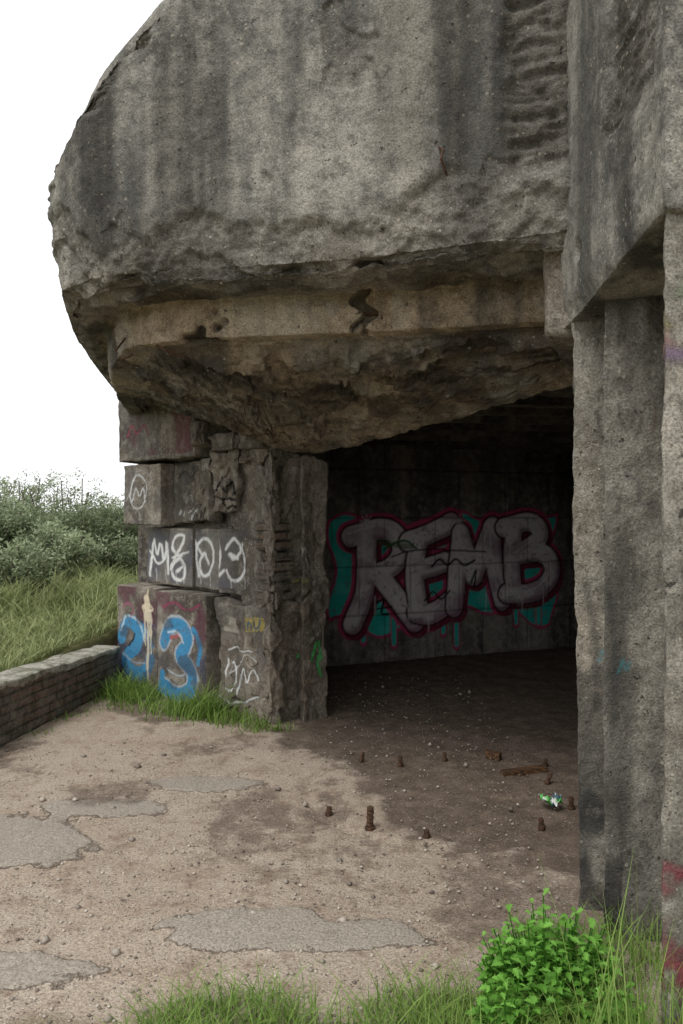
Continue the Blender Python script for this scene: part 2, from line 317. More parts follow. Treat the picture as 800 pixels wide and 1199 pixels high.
# --- support wall made of stacked blocks ------------------------------
Lp=np.array([-2.1,7.45]); Rp=np.array([-.51,5.96]); ud=(Rp-Lp)/np.linalg.norm(Rp-Lp); nd=np.array([ud[1],-ud[0]]); 
if nd[1]>0: nd=-nd
def uvp(u,n): return tuple(Lp+ud*u+nd*n)
def bplan(u0,u1,n,dep=.5): return [uvp(u0,n),uvp(u1,n),uvp(u1,n-dep),uvp(u0,n-dep)]
WHITE=(.72,.72,.70); BLACK=(.015,.015,.015); BLUE=(.06,.25,.44)
def p_wall(V,pc,pm):
    U=(V[:,:2]-Lp)@ud; Zz=V[:,2]
    U=U+.008*vn(V*22,3); Zz=Zz+.006*vn(V*19,5); S=lambda *a,**k:stroke(pc,pm,U,Zz,*a,**k)
    comp(pc,pm,ss(-.2,.1,fbm(V*3,3,7))*((Zz<.92)&(Zz>.50)&(U<1.38)),(.13,.045,.065),.8)
    comp(pc,pm,ss(-.1,.2,fbm(V*3,3,17))*((Zz>2.1)&(U<1.2)),(.22,.05,.075),.6)
    comp(pc,pm,ss(-.2,.2,fbm(V*2.5,3,27))*((Zz<.62)&(U<1.38)),(.04,.05,.11),.8)
    comp(pc,pm,ss(-.4,.0,fbm(V*2.5,3,37))*((Zz<1.44)&(Zz>.97)&(U<1.95)),(.28,.27,.26),.6)
    comp(pc,pm,ss(.0,.2,fbm(V*4,3,47))*((Zz<1.44)&(Zz>.97)&(U<1.95)),(.10,.10,.13),.6)
    comp(pc,pm,ss(.05,.25,fbm(V*3.5,3,57))*((Zz<2.02)&(Zz>1.5)&(U<1.4)),(.20,.19,.18),.55)
    comp(pc,pm,ss(.0,.25,fbm(V*3,3,67))*((Zz<.9)&(U>1.4)),(.26,.25,.23),.45)
    a=[(.08,.45),(.16,.6),(.34,.58),(.38,.42),(.2,.3),(.12,.22),(.3,.12),(.5,.16),(.55,.3)]
    S(a,.070,BLUE); S([(.36,.58),(.5,.5),(.56,.42)],.045,BLUE)
    S([(.07,.5),(.14,.66),(.38,.63),(.45,.44)],.014,(.5,.62,.68),a=.8); S([(.2,.38),(.28,.44),(.3,.5)],.012,BLACK); S([(.1,.3),(.3,.22),(.5,.26)],.012,(.4,.5,.6),a=.7)
    S([(.1,.72),(.2,.78),(.3,.7),(.24,.64)],.012,(.40,.12,.2),a=.8); S([(.12,.12),(.3,.05),(.5,.1)],.02,(.05,.1,.3),a=.8)
    b3=[(.8,.48),(.88,.64),(1.1,.64),(1.16,.5),(1.0,.38),(1.2,.3),(1.2,.1),(.98,.03),(.8,.1)]
    S(b3,.086,(.6,.64,.68),a=.8); S(b3,.066,BLUE); S([(.9,.52),(1.02,.56)],.02,(.35,.12,.12)); 
    S([(1.22,.62),(1.32,.5),(1.28,.36)],.03,BLUE); S([(.78,.2),(.74,.05)],.04,BLUE); S([(.86,.56),(1.0,.60),(1.08,.5)],.01,(.55,.65,.7),a=.8)
    S([(.85,.25),(1.0,.2),(1.1,.24)],.010,(.6,.68,.72),a=.8); S([(.78,.78),(.95,.84),(1.12,.76),(1.3,.84)],.014,(.30,.06,.12),a=.8)
    comp(pc,pm,ss(.15,.3,fbm(V*6,3,97))*((Zz<.7)&(U<1.38)),(.07,.065,.07),.6)
    S([(.5,.82),(.52,.72),(.5,.66)],.045,(.68,.58,.42),a=.95); S([(.45,.75),(.52,.78),(.58,.74)],.025,(.68,.58,.42),a=.9); S([(.51,.80),(.515,.90)],.015,(.68,.58,.42),a=.9)
    for k,(u,l) in enumerate([(.46,.42),(.5,.2),(.54,.5),(.56,.35),(.52,.1)]): S([(u,.72),(u+.005,l)],.010,(.65,.58,.44),a=.9,sm=0)
    w=.016
    S([(.36,1.02),(.40,1.40),(.46,1.18),(.52,1.36),(.58,1.12),(.62,1.40),(.64,1.05)],w,WHITE,sm=1); S([(.34,1.24),(.5,1.10),(.64,1.26)],.011,WHITE)
    S([(.70,1.10),(.80,1.25),(.95,1.40),(.78,1.40),(.70,1.28),(.90,1.16),(.92,1.02),(.76,1.00),(.70,1.12),(.86,1.22)],w,WHITE); S([(.72,1.2),(.97,1.26)],.01,WHITE); S([(.80,1.08),(.86,1.12)],.014,WHITE)
    S([(1.08,1.05),(1.04,1.3),(1.16,1.4),(1.3,1.3),(1.27,1.1),(1.14,1.04),(1.08,1.14),(1.16,1.28),(1.22,1.16)],w,WHITE); S([(1.02,1.38),(1.14,1.22)],.012,WHITE)
    S([(1.38,1.38),(1.42,1.2),(1.36,1.05),(1.46,1.12)],w,WHITE); S([(1.48,1.3),(1.58,1.40),(1.7,1.3),(1.6,1.2),(1.50,1.26),(1.64,1.22)],w,WHITE); S([(1.7,1.34),(1.74,1.1),(1.56,1.02),(1.50,1.12)],w,WHITE)
    S([(1.82,1.38),(1.8,1.1),(1.92,1.05)],w*.8,WHITE,a=.8); S([(1.78,1.25),(1.94,1.28)],.012,WHITE,a=.7)
    for u0 in (.45,.60,.78,.88,1.1,1.24,1.55,1.72): S([(u0,1.08),(u0+.01,.95+.04*math.sin(u0*30))],.006,WHITE,sm=0,a=.7)
    S([(.2,1.75),(.25,1.92),(.42,1.93),(.5,1.8),(.42,1.64),(.28,1.62),(.2,1.75)],.011,WHITE,a=.8); S([(.25,1.7),(.3,1.85),(.36,1.7),(.42,1.85),(.46,1.7)],.012,WHITE,a=.8); S([(.15,1.7),(.3,1.98),(.5,1.96),(.6,1.86)],.008,WHITE,a=.6)
    for q in (.80,.86,.92,1.0,1.07,1.13): S([(q,1.56+.05*math.sin(q*40)),(q+.02,1.6)],.014,WHITE,a=.8)
    S([(.9,1.68),(.96,1.78),(1.02,1.68)],.01,WHITE,a=.6); S([(.78,1.9),(.9,1.96),(.98,1.88),(1.12,1.94)],.008,BLACK,a=.7)
    S([(.2,2.3),(.3,2.42),(.36,2.28),(.46,2.4),(.55,2.3)],.012,(.35,.06,.1),a=.7)
    S([(1.42,1.78),(1.52,1.92),(1.58,1.74),(1.68,1.90),(1.74,1.72),(1.84,1.86),(1.98,1.78)],.016,BLACK); S([(1.4,1.72),(2.0,1.69)],.011,BLACK); S([(1.55,1.7),(1.62,1.62),(1.75,1.66),(1.8,1.6)],.012,BLACK)
    S([(1.5,.42),(1.46,.2),(1.6,.14),(1.68,.3),(1.6,.44),(1.52,.3)],.013,WHITE); S([(1.7,.15),(1.76,.42),(1.82,.2),(1.9,.4),(1.98,.3)],.013,WHITE); S([(1.45,.1),(1.7,.06),(2.0,.16)],.01,WHITE)
    S([(1.52,.5),(1.62,.56),(1.75,.5),(1.9,.53)],.01,WHITE); S([(1.6,.3),(1.8,.5),(1.95,.45)],.009,WHITE,a=.8)
    comp(pc,pm,((U>1.8)&(U<2.08)&(Zz>.68)&(Zz<.80)).astype(float),(.42,.34,.1),.85)
    S([(1.84,.7),(1.86,.78),(1.9,.7)],.009,(.05,.1,.2)); S([(1.94,.78),(1.96,.7),(2.02,.71),(2.02,.78)],.009,(.05,.1,.2))
    comp(pc,pm,((U>1.45)&(U<1.66)&(Zz>.66)&(Zz<.78)).astype(float)*ss(-.3,.1,fbm(V*8,2,3)),(.5,.46,.38),.7)
slab('wall_core',[uvp(.36,-.25),uvp(2.1,-.22),(-.4,7.2),(-1.6,8.4)],-.1,2.72,res=.04,amp=.012,rough=.6)
bl=[('base_block_a',0,.665,0,-.1,.93,.15,.009),('base_block_b',.69,1.385,.025,-.1,.915,.1,.009),('base_block_c',1.41,2.13,-.03,-.1,.90,.4,.014),
('third_row_a',.30,.655,-.13,.95,1.46,.1,.008),('third_row_b',.67,1.02,-.11,.95,1.455,.1,.008),('third_row_c',1.03,1.38,-.13,.95,1.46,.1,.008),('third_row_d',1.39,1.96,-.10,.93,1.46,0.15,.009),
('second_row_a',.10,.70,-.01,1.485,2.03,.3,.012),('second_row_b',.72,1.02,-.13,1.50,2.02,.3,.012),('second_row_c',1.0,1.36,-.04,1.52,2.04,.5,.016),('second_row_d',1.37,1.78,.0,1.60,2.10,.75,.022),('second_row_e',1.72,2.14,-.10,1.48,2.05,.75,.028),
('top_row_a',.05,1.24,.02,2.055,2.85,.3,.012),('top_row_b',1.3,1.75,-.12,2.0,2.7,.8,.03),('top_row_c',1.65,2.14,-.02,1.98,2.6,.8,.03)]
for k,(nm,u0,u1,nf,z0,z1,ro,am) in enumerate(bl):
    slab(nm,bplan(u0,u1,nf,.45),z0,z1,res=.0095,r=.014,amp=am,freq=6,rough=ro,tan=.5 if ro>.45 else .15,paint=p_wall,seed=k*.37,fine=.003,damp_shade=.35 if nm in('second_row_b','top_row_b') else 0)  # two set-back blocks carry their recess shade as darker colour
slab('rubble_fill',bplan(1.9,2.16,-.06,.4),.86,1.52,res=.014,amp=.022,rough=.6,tan=.3)
rb_=np.random.default_rng(3)
for k in range(8):
    zz=.93+k*.075; o=rb_.uniform(-.03,.03)
    slab('broken_brick_%d'%k,bplan(1.97+o,2.16+o*.5,-.015+rb_.uniform(-.025,.02),.2),zz,zz+.062,mat=M_brick,res=.015,r=.012,amp=.009)
slab('corbel_stub',bplan(1.22,1.48,.12,.4),2.14,2.36,res=.012,r=.04,amp=.022,rough=.6,tan=.7)
slab('broken_ledge',bplan(1.34,2.1,.05,.3),2.08,2.22,res=.012,r=.03,amp=.026,freq=4,rough=.6,tan=.5)
# --- jamb of the opening
def p_jamb(V,pc,pm):
    Jd=np.array([.41,.36]);Jl=np.linalg.norm(Jd);U=(V[:,:2]-np.array([-.51,5.96]))@(Jd/Jl);Zz=V[:,2]
    S=lambda *a,**k:stroke(pc,pm,U,Zz,*a,**k)
    S([(.1,1.2),(.14,1.35),(.2,1.15),(.25,1.4),(.3,1.2)],.012,WHITE,a=.7); S([(.12,1.05),(.3,1.08)],.012,(.45,.42,.1),a=.7)
    S([(.34,.45),(.42,.6),(.5,.45),(.42,.4),(.46,.3)],.022,(.08,.42,.12),a=.9); S([(.08,1.0),(.2,.9),(.32,1.0)],.012,BLACK,a=.7)
    S([(.33,.62),(.5,.66)],.015,(.45,.5,.4),a=.6)
slab('jamb_inner',[(-.53,6.0),(-.14,6.33),(-.25,6.9),(-.9,6.5)],-.1,2.2,res=.012,amp=.024,freq=4,rough=.55,paint=p_jamb,tan=.3)
slab('jamb_pilaster',[(-.31,6.08),(-.085,6.29),(-.14,6.5),(-.36,6.3)],-.1,2.05,res=.010,amp=.013,freq=4,rough=.3,paint=p_jamb,tan=.5,fine=.004)
slab('jamb_rib',[(-.535,5.94),(-.44,6.02),(-.5,6.2),(-.62,6.1)],-.1,2.1,res=.011,amp=.024,freq=6,rough=.7,tan=.3)
# --- room
def p_mural(V,pc,pm):
    w0=np.array([-.1,8.3]); wd=np.array([.9176,.3976]); U=(V[:,:2]-w0)@wd; Zz=V[:,2]
    top=1.50+.05*np.sin(U*5)+.03*np.sin(U*13); bot=.42+.11*np.sin(U*3.1+2.2)+.06*np.sin(U*9)
    e=np.minimum(np.minimum(top-Zz,Zz-bot),np.minimum(U-.02-.05*np.sin(Zz*8),2.82-.06*np.sin(Zz*7)-U))
    PK=(.62,.08,.20); TL=(.04,.58,.50)
    comp(pc,pm,ss(-.05,-.035,e),PK,.95)
    comp(pc,pm,ss(-.015,.0,e),TL,1)
    comp(pc,pm,ss(0,.02,e)*ss(.1,.35,fbm(V*3,3,3)),(.12,.75,.66),.6)
    for u,l in [(.35,.22),(.72,.16),(1.33,.25),(1.5,.1),(2.3,.3),(2.62,.28)]:
        stroke(pc,pm,U,Zz,[(u,.6),(u+.01,l)],.045,PK,sm=0); stroke(pc,pm,U,Zz,[(u,.6),(u+.01,l+.02)],.028,TL,sm=0)
    LT=[[[(.24,.42),(.40,.75),(.40,1.33)],[(.22,1.34),(.66,1.46),(.86,1.22),(.72,1.0),(.48,.93)],[(.56,.92),(.74,.70),(.98,.40)]],
        [[(1.04,1.30),(.96,.95),(1.03,.52)],[(.90,1.28),(1.18,1.36),(1.44,1.48)],[(1.0,.95),(1.36,1.04)],[(1.0,.50),(1.2,.46),(1.48,.64)]],
        [[(1.48,.54),(1.52,.95),(1.56,1.36)],[(1.56,1.36),(1.74,.88)],[(1.74,.88),(1.98,1.44)],[(1.98,1.44),(2.0,1.0),(2.12,.58)]],
        [[(2.28,.68),(2.24,1.05),(2.28,1.40)],[(2.14,1.42),(2.55,1.52),(2.72,1.30),(2.3,1.1)],[(2.3,1.1),(2.76,1.14),(2.86,.86),(2.6,.64),(2.18,.66)]]]
    def multi(sh,w,col,a=1,ox=0,oz=0,soft=.01,ret=False):
        d=np.full(U.shape,9.)
        for s in sh: d=np.minimum(d,dseg(U,Zz,[(x+ox,y+oz) for x,y in smooth_poly(s,3)]))
        m=1-ss(w-soft,w+soft,d)
        if ret: return m
        comp(pc,pm,m,col,a)
    for sh in LT: multi(sh,.172,PK)
    for sh in LT: multi(sh,.140,(.20,.03,.06),ox=.035,oz=-.04)
    fillv=fbm(V*np.array([3,3,5]),3,77)
    for k,sh in enumerate(LT):
        multi(sh,.132,(.06,.015,.025)); multi(sh,.106,(.80,.73,.75))
        inner=multi(sh,.106,None,ret=True); shd=inner*(1-multi(sh,.106,None,ox=-.03,oz=.035,ret=True,soft=.03))
        comp(pc,pm,inner*ss(.0,.3,fillv),(.40,.24,.34),.65); comp(pc,pm,inner*ss(.1,.35,-fillv),(.90,.87,.87),.7)
        comp(pc,pm,shd,(.25,.12,.18),.8)
        multi([[(x-.03,y+.03) for x,y in s] for s in sh],.010,(.95,.95,.95),.5)
    S=lambda *a,**k:stroke(pc,pm,U,Zz,*a,**k)
    S([(1.2,1.0),(1.3,1.1),(1.4,.98),(1.5,1.1),(1.6,.98),(1.75,1.06)],.012,BLACK); S([(.7,1.12),(1.0,1.2),(1.9,1.15)],.008,BLACK)
    S([(.5,.62),(.62,.68),(.56,.5),(.66,.5)],.014,BLACK); S([(.45,.56),(.7,.58)],.010,BLACK); S([(.6,1.2),(.85,1.32),(1.0,1.2)],.012,(.03,.18,.04))
    S([(.55,1.28),(.95,1.22)],.03,(.05,.14,.05),a=.6); S([(1.7,.8),(1.78,1.0),(1.74,.75)],.012,BLACK); S([(1.1,.62),(1.22,.75),(1.3,.6),(1.42,.72)],.010,BLACK)
    for u,l0,l in [(.5,.7,.5),(.9,.6,.42),(1.15,.5,.3),(1.9,.7,.48),(2.4,.7,.45),(2.7,.7,.5)]: S([(u,l0),(u,l)],.008,(.8,.76,.76),a=.6,sm=0)
    for (u,q) in [(.4,1.5),(1.55,1.5),(2.5,1.5)]:
        for a in range(4):
            an=a*math.pi/4; S([(u-.07*math.cos(an),q-.07*math.sin(an)),(u+.07*math.cos(an),q+.07*math.sin(an))],.006,(.8,.8,.78),sm=0,a=.8)
def w_s(s,n=0): return (-.1+.9176*s-.3976*n, 8.3+.3976*s+.9176*n)
def bk_extra(V,V0,ids,at):
    U=(V0[:,:2]-np.array([-.1,8.3]))@np.array([.9176,.3976]); zj=np.abs(((V0[:,2]+.02)%.52)-.26); row=np.floor((V0[:,2]+.02)/.52)
    uj=np.abs(((U+row*.31)%.62)-.31); g=np.maximum(ss(.245,.258,zj),ss(.298,.309,uj))*(ids==0)
    V[:,1]+=.018*g; at['damp_shade']=np.clip(at['damp_shade']+.8*g+.5*ss(1.6,1.9,V0[:,2])+.4*ss(2.7,3.1,U),0,1); return V  # dark joints; shade painted along the top and right end
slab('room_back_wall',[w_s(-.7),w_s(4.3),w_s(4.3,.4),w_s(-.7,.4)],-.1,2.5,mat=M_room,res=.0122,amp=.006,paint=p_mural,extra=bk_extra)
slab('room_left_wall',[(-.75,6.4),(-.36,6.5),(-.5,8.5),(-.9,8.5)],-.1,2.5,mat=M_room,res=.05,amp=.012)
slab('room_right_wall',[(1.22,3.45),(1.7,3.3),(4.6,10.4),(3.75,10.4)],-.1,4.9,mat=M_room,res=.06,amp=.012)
for k in range(9):
    yy=4.9+k*.52; x0=max(-.35,.1+(5.85-yy)*.66); x1=1.35+(yy-4.0)*.37
    slab('ceiling_rib_%d'%k,[(x0,yy),(x1,yy+.35),(x1,yy+.42),(x0,yy+.07)],2.285,2.36,mat=M_room,res=.05,amp=.004,r=.006,damp_shade=1.)  # ribs painted dark to match the ceiling's shade
slab('outer_side_wall',[(-2.02,7.9),(-1.5,7.9),(-1.1,10.9),(-2.2,10.9)],-.1,2.8,res=.06,amp=.012)
slab('outer_rear_wall',[(-1.9,10.5),(4.7,10.5),(4.7,11.),(-1.9,11.)],-.1,4.0,res=.1,amp=.012)
# --- right side: upper wall and pillars
def up_extra(V,V0,ids,at):
    f=(ids==1)
    q=V0[:,1]; zz=V0[:,2]; e=f*ss(2.36,2.42,q+.08*fbm(V0*6,4,4))*(1-ss(2.72,2.80,q+.14*fbm(V0*4,4,5)))*ss(2.86,2.92,zz+.10*fbm(V0*5,4,6))
    st=fbm(V0*np.array([4.5,4.5,34])+3*fbm(V0*3,3,61)[:,None],4,31,.6)
    V[:,0]+=e*(.03+.024*st); at['rough']=np.clip(at['rough']+e*.7,0,1); at['damp_shade']=np.clip(e*(st<-.1)*.3+.4*f*ss(.05,.3,fbm(V0*np.array([3,3,.4]),4,8)),0,1)
    low=f*(1-ss(2.40,2.5,zz+.04*fbm(V0*8,3,2))); V[:,0]+=low*.02; at['rough']=np.clip(at['rough']+low*.5,0,1)
    hole=f*np.exp(-((q-3.12)**2+(zz-2.63)**2)/.0006); V[:,0]+=hole*.08; at['damp_shade']=np.clip(at['damp_shade']+hole,0,1)  # small hole, dented in and coloured darker
    return V
slab('upper_side_wall',[(.925,2.28),(2.6,2.28),(2.6,3.6),(.925,3.35)],[2.47,2.47,2.36,2.36],5.2,mat=M_mass,res=.011,r=.012,amp=.008,freq=3,extra=up_extra,rough=.1,fine=.003)
def p_up(V,pc,pm):
    X,Y,Zz=V[:,0],V[:,1],V[:,2]
    comp(pc,pm,ss(.1,.35,fbm(V*3,4,12)),(.07,.065,.06),.5)
    nz=ss(-.35,.15,fbm(V*9,3,2)); 
    for k,cc in enumerate([(.10,.30,.06),(.36,.34,.07),(.36,.18,.16),(.24,.15,.28)]):
        z_=2.20-k*.06; comp(pc,pm,np.exp(-((Zz-z_-.05*vn(V*6,3))/.035)**2)*(X<1.2)*nz,cc,.75)
    comp(pc,pm,(Zz<.60+.05*vn(V*9,4))*(Zz>.1)*ss(-.15,.1,fbm(V*5,4,3)),(.27,.03,.055),.8)
    stroke(pc,pm,X,Zz,[(.93,1.9),(.97,1.95),(1.0,1.85),(1.04,1.95)],.007,BLACK,a=.5)
slab('end_pillar',[(.93,2.3),(2.55,2.3),(2.55,2.62),(1.07,2.62)],-.1,2.62,mat=M_pillar,res=.010,r=.012,amp=.010,freq=6,rough=.3,paint=p_up,fine=.003)
def p_pil(V,pc,pm):
    X,Zz=V[:,0],V[:,2]
    comp(pc,pm,ss(.05,.35,fbm(V*np.array([4,4,1.6]),4,12)),(.07,.068,.062),.65)
    S=lambda *a,**k:stroke(pc,pm,X,Zz,*a,**k)
    S([(1.04,2.0),(1.05,1.92),(1.08,1.90),(1.09,1.98),(1.12,1.95),(1.10,1.88)],.005,(.07,.05,.04),a=.6); S([(1.13,2.0),(1.17,2.0),(1.15,1.9)],.006,(.30,.14,.05),a=.5)
    S([(1.06,1.74),(1.12,1.70),(1.10,1.62),(1.16,1.64)],.006,(.09,.07,.12),a=.5)
    S([(1.0,1.3),(1.03,1.1),(1.02,.8)],.014,(.05,.05,.05),a=.5,soft=.012)
    S([(1.04,1.0),(1.05,1.06),(1.065,1.0),(1.08,1.04)],.005,(.1,.32,.36),a=.8)
    comp(pc,pm,(Zz<.55)*(X<1.05)*ss(-.1,.2,fbm(V*5,3,33)),(.04,.04,.04),.75)
slab('middle_pillar',[(.985,2.99),(1.215,2.95),(1.5,3.3),(1.1,3.2)],-.1,2.52,mat=M_pillar,res=.0095,r=.009,amp=.007,freq=7,rough=.25,paint=p_pil,fine=.0035)
def a_ex(V,V0,ids,at):
    V[:,0]+= -.028*(ss(0,2.4,V0[:,2]))+.012; return V
slab('jamb_pillar',[(.955,3.24),(1.09,3.20),(1.30,3.6),(1.075,3.58)],-.1,2.5,mat=M_pillar,res=.010,r=.014,amp=.012,freq=6,rough=.45,tan=.3,extra=a_ex,paint=p_pil,fine=.004)
slab('haunch',[(.86,3.42),(.98,3.30),(1.25,3.7),(1.1,3.85)],[2.36,2.34,2.24,2.26],2.74,mat=M_block,res=.012,r=.03,amp=.0125,rough=.2,tan=1.)

def rod(name,pts,r,mat,parent=None,seg=8):
    pts=[Vector(p) for p in pts]; V=[];F=[]
    for i,p in enumerate(pts):
        d=(pts[min(i+1,len(pts)-1)]-pts[max(i-1,0)]).normalized(); a=d.orthogonal().normalized(); b_=d.cross(a)
        for k in range(seg):
            an=2*math.pi*k/seg; V.append(p+(a*math.cos(an)+b_*math.sin(an))*r*(1+.12*math.sin(i*2.1+k)))
    for i in range(len(pts)-1):
        for k in range(seg): F.append((i*seg+k,i*seg+(k+1)%seg,(i+1)*seg+(k+1)%seg,(i+1)*seg+k))
    n0=len(V); V.append(pts[0]);V.append(pts[-1])
    for k in range(seg): F.append((n0,(k+1)%seg,k)); F.append((n0+1,(len(pts)-1)*seg+k,(len(pts)-1)*seg+(k+1)%seg))
    me=bpy.data.meshes.new(name); me.from_pydata([tuple(v) for v in V],[],F); me.materials.append(mat)
    ob=bpy.data.objects.new(name,me); scn.collection.objects.link(ob); ob.parent=parent; return ob
for k,p in enumerate([[(.415,3.42,3.17),(.43,3.37,3.13),(.42,3.36,3.09),(.45,3.39,3.03)],[(-1.18,4.35,2.55),(-1.22,4.3,2.47),(-1.18,4.28,2.42),(-1.12,4.3,2.45)],
     [(.19,4.0,2.53),(.20,3.95,2.56),(.21,3.95,2.60)],[(.08,4.02,2.60),(.3,3.95,2.585),(.56,3.90,2.60)],[(-1.0,4.3,2.5),(-.93,4.25,2.46),(-.86,4.3,2.44)],[(.25,4.4,2.42),(.5,4.3,2.40),(.8,4.25,2.43)]]):
    rod('rebar_%d'%k,p,.006,M_rust,bunker)

# ------------------------------------------------------------ ground
def xw(y): return -2.06-.155*(7.2-y)
def hgt(X,Y):
    W=xw(np.minimum(Y,7.6))-.12
    up=ss(0,.10,W-X)
    hill=.40+.30*ss(6,16,Y)+.15*ss(0,6,W-X)
    P=np.stack([X,Y,X*0],-1)
    far=ss(14,40,np.hypot(X,Y))
    h=up*(hill+.10*fbm(P*.7,3,5))+.6*far*fbm(P*.05,3,9)*up+.01*fbm(P*3,4,2)*(1-up)+.02*fbm(P*.8,2,3)*(1-up)
    return h,up
xs=np.concatenate([-np.geomspace(400,3.3,70),np.arange(-3.25,2.2,.022),np.geomspace(2.2,400,60)])
ys=np.concatenate([-np.geomspace(300,2,30),np.arange(-1.9,2.0,.12),np.arange(2.0,6.5,.022),np.arange(6.5,11,.05),np.geomspace(11,600,70)])
X,Y=np.meshgrid(xs,ys,indexing='ij'); h,up=hgt(X,Y)
P=np.stack([X,Y,X*0],-1); near=(Y<11)&(Y>1)&(np.abs(X)<6)
def ell(cx,cy,rx,ry,s=.35,f=3.5,sd=0): 
    return 1-((X-cx)/rx)**2-((Y-cy)/ry)**2+s*fbm(P*f,5,sd,.6)*2
sl=np.maximum.reduce([ell(-1.72,3.85,.52,.38,.6,sd=1),ell(-1.25,4.3,.35,.16,.5,sd=2),ell(-.15,3.05,.55,.13,1.2,sd=3),ell(-.85,4.7,.4,.13,.5,sd=4),ell(-1.3,2.75,.4,.12,.9,sd=5)])
sl=np.where(near,np.clip(sl,-.6,.6),-.6)
slm=ss(0,.08,sl)
dirt_shade=ss(-.15,.2,ell(1.15,5.9,1.55,2.25,.3,2.5,sd=6))  # this and the next: damp dirt plus indoor shade painted into the floor
dirt_shade=np.maximum(dirt_shade,ss(-.2,.3,ell(2.5,8,3.4,2.6,.2,sd=7)))
dirt_shade=np.maximum(dirt_shade,.6*ss(.0,.3,fbm(P*2.2,5,66,.6))*(1-up)*ss(2.8,4.2,Y)); 
dirt_shade=np.maximum(dirt_shade,.75*ss(0,.5,ell(-.9,6.6,1.3,.7,.3,sd=9)))
dirt_shade=np.maximum(dirt_shade,.6*ss(0,.5,ell(.8,3.35,.55,.6,.5,sd=19)))
dirt_shade=np.maximum(dirt_shade,.45*ss(0,.6,ell(.8,2.75,.45,.3,.4,sd=29)))
dirt_shade=np.where(near,dirt_shade,0)
h=h+slm*.008*(1-up)-.01*dirt_shade*(1-up)+.014*dirt_shade*fbm(P*6,4,4)*(1-up)
ring=np.abs(np.hypot(X-.55,(Y-4.55))-.75)
h-= .014*np.exp(-(ring/.03)**2)*ss(-.2,.1,fbm(P*2,3,12))*near
gr=np.maximum(up,ss(0,.1,2.5-Y+.15*fbm(P*4,3,19))*.5)
gr=np.where((np.hypot(X,Y)>13),1,gr); 
Vg=np.stack([X,Y,h],-1).reshape(-1,3)
mkmesh('ground',Vg,gridF(len(xs),len(ys)),M_ground,True,{'grass':np.clip(gr,0,1).ravel(),'slab':(sl-dirt_shade*.5).ravel(),'dirt_shade':np.clip(dirt_shade,0,1).ravel()})
def gz(x,y):
    a,_=hgt(np.atleast_1d(np.asarray(x,float)),np.atleast_1d(np.asarray(y,float))); return a

# gravel
ico=np.array([(1,0,0),(-1,0,0),(0,1,0),(0,-1,0),(0,0,1),(0,0,-1)],float)
icf=np.array([(0,2,4),(2,1,4),(1,3,4),(3,0,4),(2,0,5),(1,2,5),(3,1,5),(0,3,5)])
N=14000; yy=2.3+5.5*rng.random(N)**1.4; xx=rng.uniform(-.45,.34,N)*yy*1.25
ok=(xx>xw(yy)+.08)&((xx<.92)|((yy>4)&(xx<1.2)))&~((yy>5.6)&(xx<-.1)); xx,yy=xx[ok],yy[ok];N=len(xx)
sz=.002+.009*rng.random(N)**5; bigs=rng.random(N)<.006; sz[bigs]=rng.uniform(.012,.026,bigs.sum())
V=ico[None]*sz[:,None,None]*(rng.uniform(.6,1.3,(N,6,3))); V[...,2]*=.7
V+=np.stack([xx,yy,gz(xx,yy)+sz*.3],-1)[:,None]
mkmesh('gravel',V,(icf[None]+(np.arange(N)*6)[:,None,None]).reshape(-1,3),M_peb,True,{'tint':np.repeat(rng.random(N)*.9,6)})

# ------------------------------------------------------------ low wall
def lw_ex(V,V0,ids,at):
    top=(ids==5)|(V0[:,2]>np.interp(V0[:,1],[-1,7.32],[.64,.37])-.05+.03*fbm(V0*6,3,4))
    rowz=np.abs((V0[:,2]%.066)-.033); V[:,0]-=np.where(top,0,.008*ss(.026,.031,rowz))
    V[:,0]+=np.where(top,.014,0); at['tan']=top.astype(float)*.95; return V
slab('low_brick_wall',[(xw(7.32),7.32),(xw(7.32)-.24,7.32),(xw(-1)-.26,-1.),(xw(-1),-1.)],-.1,[.37,.38,.66,.64],mat=M_brick,res=.014,r=.02,amp=.012,freq=5,parent=None,extra=lw_ex,full=True)

# ------------------------------------------------------------ grass
def grass(name,x,y,hh,ww,mat,lean=.45,z=None,tint=None,seed=1,zoff=0):
    g=np.random.default_rng(seed); N=len(x); z=gz(x,y) if z is None else z
    a=g.uniform(0,2*np.pi,N); hh=np.broadcast_to(hh,(N,))*g.uniform(.5,1.2,N); ln=hh*lean*g.uniform(.1,1.6,N)
    sx,sy=-np.sin(a+g.normal(0,.6,N)),np.cos(a+g.normal(0,.6,N)); ww=np.broadcast_to(ww,(N,))
    base=np.stack([x,y,z+zoff-.01],-1); V=np.zeros((N,7,3))
    for k,q in enumerate((0,.35,.7)):
        cpt=base+np.stack([np.cos(a)*ln*q**2,np.sin(a)*ln*q**2,hh*(q-.12*q*q*lean*2)],-1); w=ww*(1-.55*q)
        V[:,2*k]=cpt-np.stack([sx*w,sy*w,0*w],-1)/2; V[:,2*k+1]=cpt+np.stack([sx*w,sy*w,0*w],-1)/2
    V[:,6]=base+np.stack([np.cos(a)*ln,np.sin(a)*ln,hh*(1-.2*lean)],-1)
    o=(np.arange(N)*7)[:,None]
    F=np.concatenate([o+np.array([[0,1,3]]),o+np.array([[0,3,2]]),o+np.array([[2,3,5]]),o+np.array([[2,5,4]]),o+np.array([[4,5,6]])])
    if tint is None: tint=g.random(N)
    tt=np.repeat(tint,7); tt=np.clip(tt*.8+np.tile([0,0,.1,.1,.2,.2,.3],N)*.7,0,1)
    return mkmesh(name,V,F,mat,True,{'tint':tt})
g=rng
